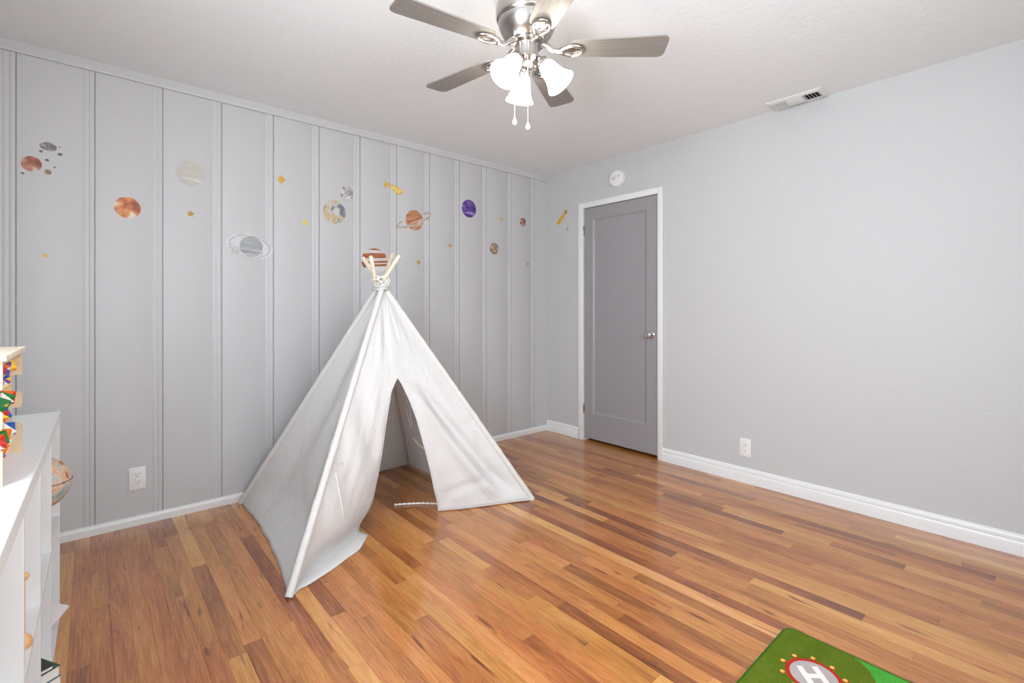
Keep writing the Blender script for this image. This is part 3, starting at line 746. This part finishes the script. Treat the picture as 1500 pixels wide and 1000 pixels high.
# wooden block tower toy on top of the bookcase
tc0 = on_z(33, 661, BH); l0 = BI @ tc0                    # front foot of its far side
ty = tag(empty('tumbling_block_tower', bloc(l0.x, l0.y, BH), BROT), 'birch wood tower toy with rows of bright coloured blocks on the bookcase', 'toy')
TD, TW, TH = .125, .345, .272
def side_poly():
    p = [(-TD, 0), (0, 0), (0, .076)]
    p += [(-.004, .080), (-.020, .080), (-.020, .118), (-.016, .122), (-.004, .122), (0, .126), (0, .160), (-.004, .164), (-.020, .164), (-.020, .206), (-.016, .210), (-.002, .210), (0, .212), (0, TH), (-TD, TH)]
    return p
for y in (-.009, -TW):
    bm = bmesh.new(); prism(bm, side_poly(), 0, .009, Matrix.Translation((0, y+.009, 0)) @ Matrix.Rotation(PI/2, 4, 'X')); obj('side_panel', bm, M['ply'], ty)
n = 9
for q in range(n):
    y1 = .006-q*(TW+.012)/n; y0 = y1-(TW+.012)/n+.004
    bm = bmesh.new(); sweep(bm, [(y0, TH+.0008), (y0+.006, TH-.004+.0048), (y1-.006, TH+.0008), (y1, TH+.0008), (y1, TH+.010), (y1-.004, TH+.013), (y0+.004, TH+.013), (y0, TH+.010)], (-TD-.006, 0, 0), (.006, 0, 0), (0, 1, 0), (0, 0, 1)); obj('roof_slat', bm, M['pine'], ty)
for q in range(n):
    bm = bmesh.new(); yq = .006-(q+.5)*(TW+.012)/n
    if -TW+.012 < yq < -.012:
        prism(bm, [(yq+.019*math.cos(PI+PI*k/8), TH+.0006+.011*math.sin(PI+PI*k/8)) for k in range(9)], .0, .006, Matrix(((0, 0, 1, -.008), (1, 0, 0, 0), (0, 1, 0, 0), (0, 0, 0, 1)))); obj('scallop', bm, M['ply'], ty)
cols = [srgb(206, 40, 38), srgb(236, 120, 30), srgb(246, 198, 40), srgb(22, 120, 60), srgb(34, 92, 178), srgb(112, 74, 160), srgb(232, 226, 214)]
cm = [plain('toy_paint', c, .35, var=.05) for c in cols]
random.seed(11)
for tier in range(6):
    zc = .028+tier*.042; xc = -.028 if tier % 2 else -.038
    bm = bmesh.new(); tube(bm, [(xc, -.009, zc), (xc, -TW, zc)], .003, 8); rod = obj('rod', bm, M['pine'], ty)
    for q in range(8):
        yq = -.030-q*.0405+random.uniform(-.003, .003)
        bm = bmesh.new(); s = .0170; rot = Euler((0, random.uniform(0, 6), 0)).to_matrix().to_4x4()
        # faceted spinner: square waist between two pyramids
        v = [bm.verts.new(rot @ Vector(c)) for c in ((s, 0, s), (s, 0, -s), (-s, 0, -s), (-s, 0, s))]
        a, b = bm.verts.new((0, .0195, 0)), bm.verts.new((0, -.0195, 0)); c1, c2 = random.sample([0, 1, 1, 2, 3, 4, 0, 6, 5, 3, 4], 2); ids = [c1, c2, c1, c1]
        for k in range(4):
            f1 = bm.faces.new((v[k], v[(k+1) % 4], a)); f2 = bm.faces.new((v[(k+1) % 4], v[k], b)); f1.material_index = k; f2.material_index = (k+1) % 4
        o = obj('block', bm, None, rod, mats=[cm[i] for i in ids]); o.location = (xc, yq, zc)

# ------------------------------------------------------------------ rug
rc0 = on_z(1150, 917)
RX1, RY1 = -1.400, -2.630; RX0, RY0 = RX1-1.00, -3.52
rg = tag(empty('play_rug', ((RX0+RX1)/2, (RY0+RY1)/2, 0)), 'green childrens play rug printed with a round H landing pad', 'rug')
def pile(name, c0, c1):
    t = NT(name); t.b.inputs['Roughness'].default_value = .95; t.b.inputs['Specular IOR Level'].default_value = .1
    ge = t.add('ShaderNodeNewGeometry'); nz = t.add('ShaderNodeTexNoise', i_Scale=260.0, i_Detail=3.0); t.link(ge.outputs['Position'], nz.inputs['Vector'])
    n2 = t.add('ShaderNodeTexNoise', i_Scale=14.0, i_Detail=3.0); t.link(ge.outputs['Position'], n2.inputs['Vector'])
    ad = t.add('ShaderNodeMath', operation='MULTIPLY_ADD', i_1=.45); t.link(n2.outputs[0], ad.inputs[0]); t.link(nz.outputs[0], ad.inputs[2])
    t.link(t.ramp(ad.outputs[0], [(.5, c0), (.95, c1)]), t.b.inputs['Base Color']); t.bump(nz.outputs[0], .6, .003); return t.m
M['olive'] = pile('rug_olive', (.065, .105, .006, 1), (.125, .17, .014, 1))
M['lime'] = pile('rug_lime', (.05, .27, .03, 1), (.08, .36, .05, 1))
M['edge'] = pile('rug_edge', (.02, .085, .006, 1), (.035, .13, .012, 1))
M['rred'] = pile('rug_red', (.36, .018, .012, 1), (.50, .03, .02, 1))
M['rgrey'] = pile('rug_grey', (.34, .29, .28, 1), (.44, .39, .38, 1))
M['rwhite'] = pile('rug_white', (.66, .62, .58, 1), (.80, .76, .72, 1))
M['rorange'] = pile('rug_orange', (.75, .35, .06, 1), (.92, .52, .14, 1))
def rrect(x0, x1, y0, y1, r, n=8):
    p = []
    for cx, cy, a0 in ((x1-r, y1-r, 0), (x0+r, y1-r, 90), (x0+r, y0+r, 180), (x1-r, y0+r, 270)):
        for k in range(n+1): a = R(a0+90*k/n); p.append((cx+r*math.cos(a), cy+r*math.sin(a)))
    return p
bm = bmesh.new(); prism(bm, rrect(RX0, RX1, RY0, RY1, .035), .0005, .007); part('pile', bm, M['olive'], rg)
bm = bmesh.new(); rp = rrect(RX0, RX1, RY0, RY1, .035); tube(bm, [(x, y, .0045) for x, y in rp+rp[:1]], .0040, 8, cap=False); part('bound_edge', bm, M['edge'], rg)
hc = on_z(1192, 990, .007); zt = .007
bm = bmesh.new(); prism(bm, circ(.0785, 56, cx=hc.x, cy=hc.y), zt-.001, zt+.0004); part('landing_pad_rim', bm, M['rred'], rg)
bm = bmesh.new(); prism(bm, circ(.0665, 56, cx=hc.x, cy=hc.y), zt-.001, zt+.0007); part('landing_pad', bm, M['rgrey'], rg)
bm = bmesh.new(); hm = Matrix.Translation((hc.x, hc.y, 0)) @ Matrix.Rotation(R(-45), 4, 'Z')
hw, hh, hb = .033, .042, .0092
prism(bm, [(-hw, -hh), (-hw+2*hb, -hh), (-hw+2*hb, -hb), (hw-2*hb, -hb), (hw-2*hb, -hh), (hw, -hh), (hw, hh), (hw-2*hb, hh), (hw-2*hb, hb), (-hw+2*hb, hb), (-hw+2*hb, hh), (-hw, hh)], zt-.001, zt+.0010, hm)
part('letter_print', bm, M['rwhite'], rg)
for k in range(10):
    a = R(18+36*k); cx, cy = hc.x+.0895*math.cos(a), hc.y+.0895*math.sin(a)
    bm = bmesh.new(); prism(bm, circ(.0088, 14, cx=cx, cy=cy), zt-.001, zt+.0004); part('lamp_rim_print', bm, M['rred'], rg)
    bm = bmesh.new(); prism(bm, circ(.0068, 14, cx=cx+.001, cy=cy+.001), zt-.001, zt+.0007); part('lamp_print', bm, M['rorange'], rg)
g = [on_z(*q, zt) for q in ((1249, 963), (1263, 972), (1274, 983), (1282, 996), (1285, 1005))]
gp = [(RX1-.004, g[0].y)]+[(q.x, q.y) for q in g[1:]]+[(g[-1].x-.01, g[-1].y-.08), (g[-1].x-.10, RY0+.10), (RX1-.05, RY0+.006), (RX1-.004, RY0+.05)]
bm = bmesh.new(); prism(bm, gp, zt-.001, zt+.0004); part('meadow_print', bm, M['lime'], rg)

# ------------------------------------------------------------------ wall decals
def c4(*v): return [(p, c if len(c) == 4 else c+(1,)) for p, c in v]
PM = {
 'rust': mottle('print_rust', c4((.30, (.16, .06, .045)), (.45, (.36, .13, .08)), (.55, (.50, .24, .17)), (.66, (.70, .58, .50))), 16, dist=.4),
 'grey': mottle('print_grey', c4((.3, (.10, .09, .085)), (.5, (.25, .23, .22)), (.65, (.45, .42, .40))), 45),
 'char': mottle('print_charcoal', c4((.3, (.07, .07, .07)), (.7, (.24, .23, .22))), 60),
 'brown': mottle('print_brown', c4((.3, (.13, .075, .04)), (.48, (.32, .22, .14)), (.62, (.60, .50, .40))), 42),
 'mars': mottle('print_orange', c4((.32, (.16, .09, .08)), (.42, (.46, .12, .05)), (.50, (.66, .22, .10)), (.56, (.70, .36, .14)), (.64, (.80, .72, .62))), 13, dist=.6),
 'pale': mottle('print_pale', c4((.32, (.46, .47, .44)), (.45, (.56, .53, .48)), (.55, (.52, .46, .41)), (.66, (.68, .67, .64))), 14, bands=(.5, 2), angle=R(15)),
 'uran': mottle('print_grey_bands', c4((.30, (.22, .23, .23)), (.5, (.36, .37, .37)), (.68, (.52, .53, .53))), 16, bands=(.35, 3), angle=R(8)),
 'urring': mottle('print_white_ring', c4((.32, (.48, .48, .48)), (.5, (.60, .60, .60)), (.7, (.66, .66, .66))), 20, bands=(1, 1)),
 'moon': mottle('print_moon', c4((.34, (.16, .13, .13)), (.45, (.38, .34, .34)), (.55, (.55, .52, .51)), (.66, (.72, .70, .68))), 26),
 'earth': mottle('print_earth', c4((.33, (.12, .11, .17)), (.42, (.28, .29, .28)), (.47, (.60, .59, .58)), (.52, (.50, .36, .17)), (.57, (.62, .48, .30)), (.62, (.24, .26, .24)), (.68, (.74, .72, .70))), 8.5, dist=.7, detail=7),
 'saturn': mottle('print_saturn', c4((.36, (.20, .045, .012)), (.45, (.42, .13, .035)), (.54, (.48, .26, .15)), (.62, (.60, .48, .38))), 17, bands=(.25, 3.4), angle=R(-22)),
 'satring': mottle('print_saturn_ring', c4((.35, (.30, .20, .14)), (.5, (.46, .36, .28)), (.62, (.58, .52, .46))), 60),
 'jwhite': mottle('print_cream', c4((.3, (.50, .46, .43)), (.6, (.72, .69, .66))), 20, bands=(.4, 2.5)),
 'jband': mottle('print_red_band', c4((.3, (.20, .05, .02)), (.5, (.40, .12, .045)), (.7, (.52, .22, .10))), 30, bands=(.5, 2)),
 'purple': mottle('print_purple', c4((.32, (.035, .010, .085)), (.46, (.085, .035, .22)), (.56, (.17, .09, .36)), (.66, (.42, .33, .55))), 16, bands=(.6, 1.5), angle=R(10)),
 'mini': mottle('print_red_brown', c4((.3, (.10, .04, .03)), (.48, (.28, .11, .06)), (.62, (.62, .48, .40))), 40),
 'gold': mottle('print_gold', c4((.35, (.55, .28, .04)), (.55, (.72, .42, .07)), (.7, (.80, .56, .15))), 40),
 'ochre': mottle('print_ochre', c4((.35, (.36, .20, .05)), (.55, (.55, .33, .08)), (.7, (.62, .42, .14))), 60),
 'yellow': mottle('print_yellow', c4((.35, (.70, .44, .06)), (.6, (.82, .62, .20))), 60),
 'tail': mottle('print_tail', c4((.35, (.60, .30, .03)), (.5, (.75, .46, .03)), (.65, (.68, .38, .05))), 30),
 'smoke': mottle('print_smoke', c4((.35, (.24, .23, .24)), (.6, (.40, .38, .38))), 60),
 'mauve': mottle('print_mauve', c4((.35, (.42, .33, .35)), (.6, (.55, .46, .42))), 60),
}
DZ_ = .0035      # the prints lie on the crest of the board mouldings
TH_ = .0007
def place(name, px, py, wall, label, mat, poly, group=None, rot=0, cat='wall decal', off=None):
    """poly in metres about the centre"""
    q = on_left(px, py) if wall == 'L' else on_right(px, py)
    bm = bmesh.new(); prism(bm, poly, 0, TH_)
    o = obj(name, bm, mat)
    e = .0004 if off is None else off
    o.location = (q.x, -e, q.z) if wall == 'L' else (-e, q.y, q.z)
    o.rotation_euler = LROT if wall == 'L' else RROT
    return tag(o, label, cat, group)
def dep(px, wall):
    return proj(on_left(px, 400) if wall == 'L' else on_right(px, 400))[2]
def m_(px, n, wall='L'): return n*dep(px, wall)/F                 # vertical pixels to metres
def hor(px, n, wall='L'):                                          # horizontal pixels to metres
    f = on_left if wall == 'L' else on_right
    return (f(px+n/2, 400)-f(px-n/2, 400)).length
def ragged(rx, ry, amp, seed, n=56, rot=0):
    o = []
    for k in range(n):
        a = 2*PI*k/n; q = 1+amp*noise.noise((math.cos(a)*2.2+seed, math.sin(a)*2.2, seed)); x, y = rx*q*math.cos(a), ry*q*math.sin(a)
        o.append((x*math.cos(rot)-y*math.sin(rot), x*math.sin(rot)+y*math.cos(rot)))
    return o
def star(r, n=5, inner=.42, rot=PI/2, sx=1, sy=1):
    return [(sx*(r if k % 2 == 0 else r*inner)*math.cos(rot+PI*k/n), sy*(r if k % 2 == 0 else r*inner)*math.sin(rot+PI*k/n)) for k in range(2*n)]
MOL = .0014                                  # height of the moulding crest in front of the board face
pl = 'planet_decal'
place('asteroid_decal', 71, 215, 'L', 'dark grey oval asteroid sticker above the rust brown planet', PM['grey'], ragged(hor(71, 13), m_(71, 6.2), .25, 3, rot=R(-8)))
place(pl, 46, 240, 'L', 'rust brown planet sticker with pale cross marks among small rocks', PM['rust'], ragged(hor(46, 15.5), m_(46, 11.2), .03, 5, rot=R(-5)))
place('asteroid_decal', 70, 252, 'L', 'small tan rock sticker beside the rust brown planet', PM['brown'], ragged(hor(70, 5.6), m_(70, 3.8), .2, 9))
for x, y, rx, ry, lb in ((88, 226, 3.8, 2, 'largest dark rock chip sticker just below the tip of the grey asteroid'), (69, 234.5, 3.2, 1.8, 'dark rock chip sticker between the grey asteroid and the tan rock'),
                         (60, 221.5, 3, 1.6, 'dark rock chip sticker between the grey asteroid and the rust brown planet'), (33, 253.5, 2.8, 1.4, 'dark rock chip sticker under the rust brown planet, farthest from the asteroid'),
                         (80, 245, 2, 1, 'thin faint rock chip sticker just above the tan rock'), (87.5, 215.5, 1.1, 1, 'speck sized rock chip sticker at the end of the grey asteroid')):
    place('asteroid_decal', x, y, 'L', lb, PM['char'], ragged(hor(x, rx), m_(x, ry), .3, x, 16), 'rock fragments around the rust brown planet')
place('star_decal', 66, 374, 'L', 'pale yellow five pointed star sticker below the rust brown planet', PM['yellow'], star(m_(66, 5.0), rot=R(110)))
place(pl, 187, 304, 'L', 'bright orange and white planet sticker', PM['mars'], ragged(hor(187, 19.6), m_(187, 15.4), .03, 7, rot=R(-8)))
place(pl, 280, 254, 'L', 'large pale cream planet sticker with soft bands', PM['pale'], ragged(hor(280, 22), m_(280, 18), .10, 13, rot=R(-12)))
place('star_decal', 279, 313, 'L', 'ochre five pointed star sticker below the pale cream planet', PM['ochre'], star(m_(279, 5.6), inner=.5))
# pale ringed planet
a = R(-9); ro = hor(367, 35); rw = m_(367, 18.5)
rt = place('ringed_planet_decal', 366, 361, 'L', 'grey ringed planet sticker with a wide white ring', PM['urring'], circ(1, 64, ro, rw, a), off=MOL)
for k_, (s_, mm_) in enumerate(((.86, PM['uran']), (.82, PM['urring']))):
    bm = bmesh.new(); prism(bm, circ(s_, 64, ro, rw, a), .0006, .0008+.0002*k_); o = obj('ring', bm, mm_, rt)
bm = bmesh.new(); prism(bm, circ(1, 48, hor(367, 17), m_(367, 15), 0, cx=hor(367, 2)), .0006, .0014); obj('globe_disc', bm, PM['uran'], rt)
st = place('star_decal', 412, 263, 'L', 'golden four pointed star sticker with long thin rays', PM['mauve'], star(m_(412, 10), 4, .17))
bm = bmesh.new(); prism(bm, circ(m_(412, 4.8), 20), .0005, .0011); obj('star_core', bm, PM['gold'], st)
place('star_decal', 447, 326, 'L', 'pale yellow five pointed star sticker left of the blue grey earth', PM['yellow'], star(m_(447, 5.4), inner=.5))
place(pl, 508, 283, 'L', 'small silver grey moon sticker above the earth', PM['moon'], ragged(hor(508, 9.6), m_(508, 10.2), .03, 17))
place(pl, 490, 310.5, 'L', 'mottled earth sticker with tan land and white cloud', PM['earth'], ragged(hor(490, 16.6), m_(490, 17), .07, 19), off=MOL*.2)
# shooting star between moon and ringed planet
def shooting(px, py, wall, label, sx, head, tailpts):
    s = m_(px, 1, wall); hx = hor(px, 1, wall)
    o = place('shooting_star_decal', px, py, wall, label, PM['tail'], [(x*hx, -y*s) for x, y in tailpts], off=MOL if wall == 'L' else .0006)
    bm = bmesh.new(); prism(bm, [(x+head[0]*hx, y-head[1]*s) for x, y in star(s*head[2], 5, .45, R(100))], .0002, .0012); obj('star_head', bm, PM['gold'] if wall == 'L' else PM['ochre'], o)
    bm = bmesh.new(); prism(bm, [(x*hx*.8+.1*hx, -y*s*.7) for x, y in tailpts], .0005, .0011); obj('tail_glow', bm, PM['yellow'] if wall == 'L' else PM['gold'], o)
shooting(579, 277, 'L', 'golden shooting star sticker on the panelled wall', 1, (-13.5, -4, 6.2), [(-9, -6), (0, -5), (7, -2), (13, 3), (9, 4), (7, 7.5), (1, 6), (-4, 1), (-8, -2)])
# brown ringed planet
a = R(24); pxs = hor(607, 1); pys = m_(607, 1)
rt = place('ringed_planet_decal', 607, 322.5, 'L', 'orange brown banded ringed planet sticker with a thin tilted ring', PM['saturn'], ragged(hor(607, 12.6), m_(607, 14.8), .01, 3), off=MOL*.6)
def ring_mesh(ro, ri, a, half=None, n=64):
    bm = bmesh.new(); o = circ(1, n, ro[0], ro[1], a); i2 = circ(1, n, ri[0], ri[1], a)
    for k in range(n):
        k2 = (k+1) % n
        ang_ = 2*PI*(k+.5)/n
        if half == 'front' and math.sin(ang_) > .25 and abs(math.cos(ang_)) < .62: continue
        v = [bm.verts.new((x, y, z)) for (x, y), z in ((o[k], .0007), (o[k2], .0007), (i2[k2], .0007), (i2[k], .0007), (o[k], .0011), (o[k2], .0011), (i2[k2], .0011), (i2[k], .0011))]
        for f in ((0, 1, 2, 3), (4, 5, 6, 7), (0, 1, 5, 4), (2, 3, 7, 6)): bm.faces.new([v[q] for q in f])
    return bm
RO = hor(607, 28.5)
obj('ring', ring_mesh((RO, m_(607, 7.2)), (RO*.86, m_(607, 4.4)), a, 'front'), PM['satring'], rt)
# striped planet behind the tent poles
R0 = m_(549, 18.2); RXx = hor(549, 19.5)
rt = place(pl, 549, 382, 'L', 'cream planet sticker with red brown stripes behind the tent poles', PM['jwhite'], circ(1, 56, RXx, R0), off=MOL)
def band(z0, z1, tilt, x0=-1, x1=1):
    lo, hi = [], []
    for k in range(17):
        x = x0+(x1-x0)*k/16; lim = math.sqrt(max(0, 1-x*x))
        a_ = max(-lim, min(lim, z0+tilt*x)); b_ = max(-lim, min(lim, z1+tilt*x)); lo.append((x*RXx, a_*R0)); hi.append((x*RXx, b_*R0))
    pts = lo+hi[::-1]; o = []
    for p in pts:
        if not o or (abs(p[0]-o[-1][0])+abs(p[1]-o[-1][1])) > 1e-6: o.append(p)
    return o
for z0, z1, tl, xa, xb in ((.86, 1.0, 0, -.5, .5), (.22, .62, .08, -.93, .86), (-.20, -.02, .12, -.98, .97), (-.46, -.28, .12, -.9, .9), (-.60, -.18, 0, -1, -.72)):
    bm = bmesh.new(); prism(bm, band(z0, z1, tl, xa, xb), .0005, .0011); obj('stripe', bm, PM['jband'], rt)
place('star_decal', 613, 384, 'L', 'small ochre diamond star sticker right of the tent pole tips', PM['ochre'], star(m_(613, 5), 4, .5, sx=.8))
place(pl, 687, 305.5, 'L', 'deep purple planet sticker', PM['purple'], ragged(hor(687, 10.4), m_(687, 12.9), .01, 31))
place('star_decal', 659, 359.5, 'L', 'thin rayed tan star sticker below the purple planet', PM['ochre'], star(m_(659, 5.6), 4, .28))
place('star_decal', 734, 320.5, 'L', 'tiny golden star sticker between the purple and small red brown planets', PM['gold'], star(m_(734, 3.6), 5, .55, sx=.9))
place(pl, 724, 364, 'L', 'brown marbled planet sticker', PM['brown'], ragged(hor(724, 6.6), m_(724, 8.6), .01, 37))
place(pl, 766, 325, 'L', 'small red brown planet sticker nearest the wall corner', PM['mini'], ragged(hor(766, 4.4), m_(766, 6), .03, 41))
place('star_decal', 773, 386.5, 'L', 'tiny golden star sticker low beside the wall corner', PM['ochre'], star(m_(773, 3.2), 5, .55, sx=.9))
shooting(822, 319, 'R', 'golden shooting star sticker on the plain wall beside the door', 1, (6.6, -7.2, 5.0), [(4, -6), (1, -3.5), (-3.5, 2), (-7.5, 8), (-5.5, 8.5), (-3.5, 10), (1, 5.5), (4.5, 0), (6, -4.5)])
place('star_decal', 831, 335, 'R', 'small grey four pointed star sticker beside the door frame', PM['smoke'], star(m_(831, 4.6, 'R'), 4, .25), off=.0006)
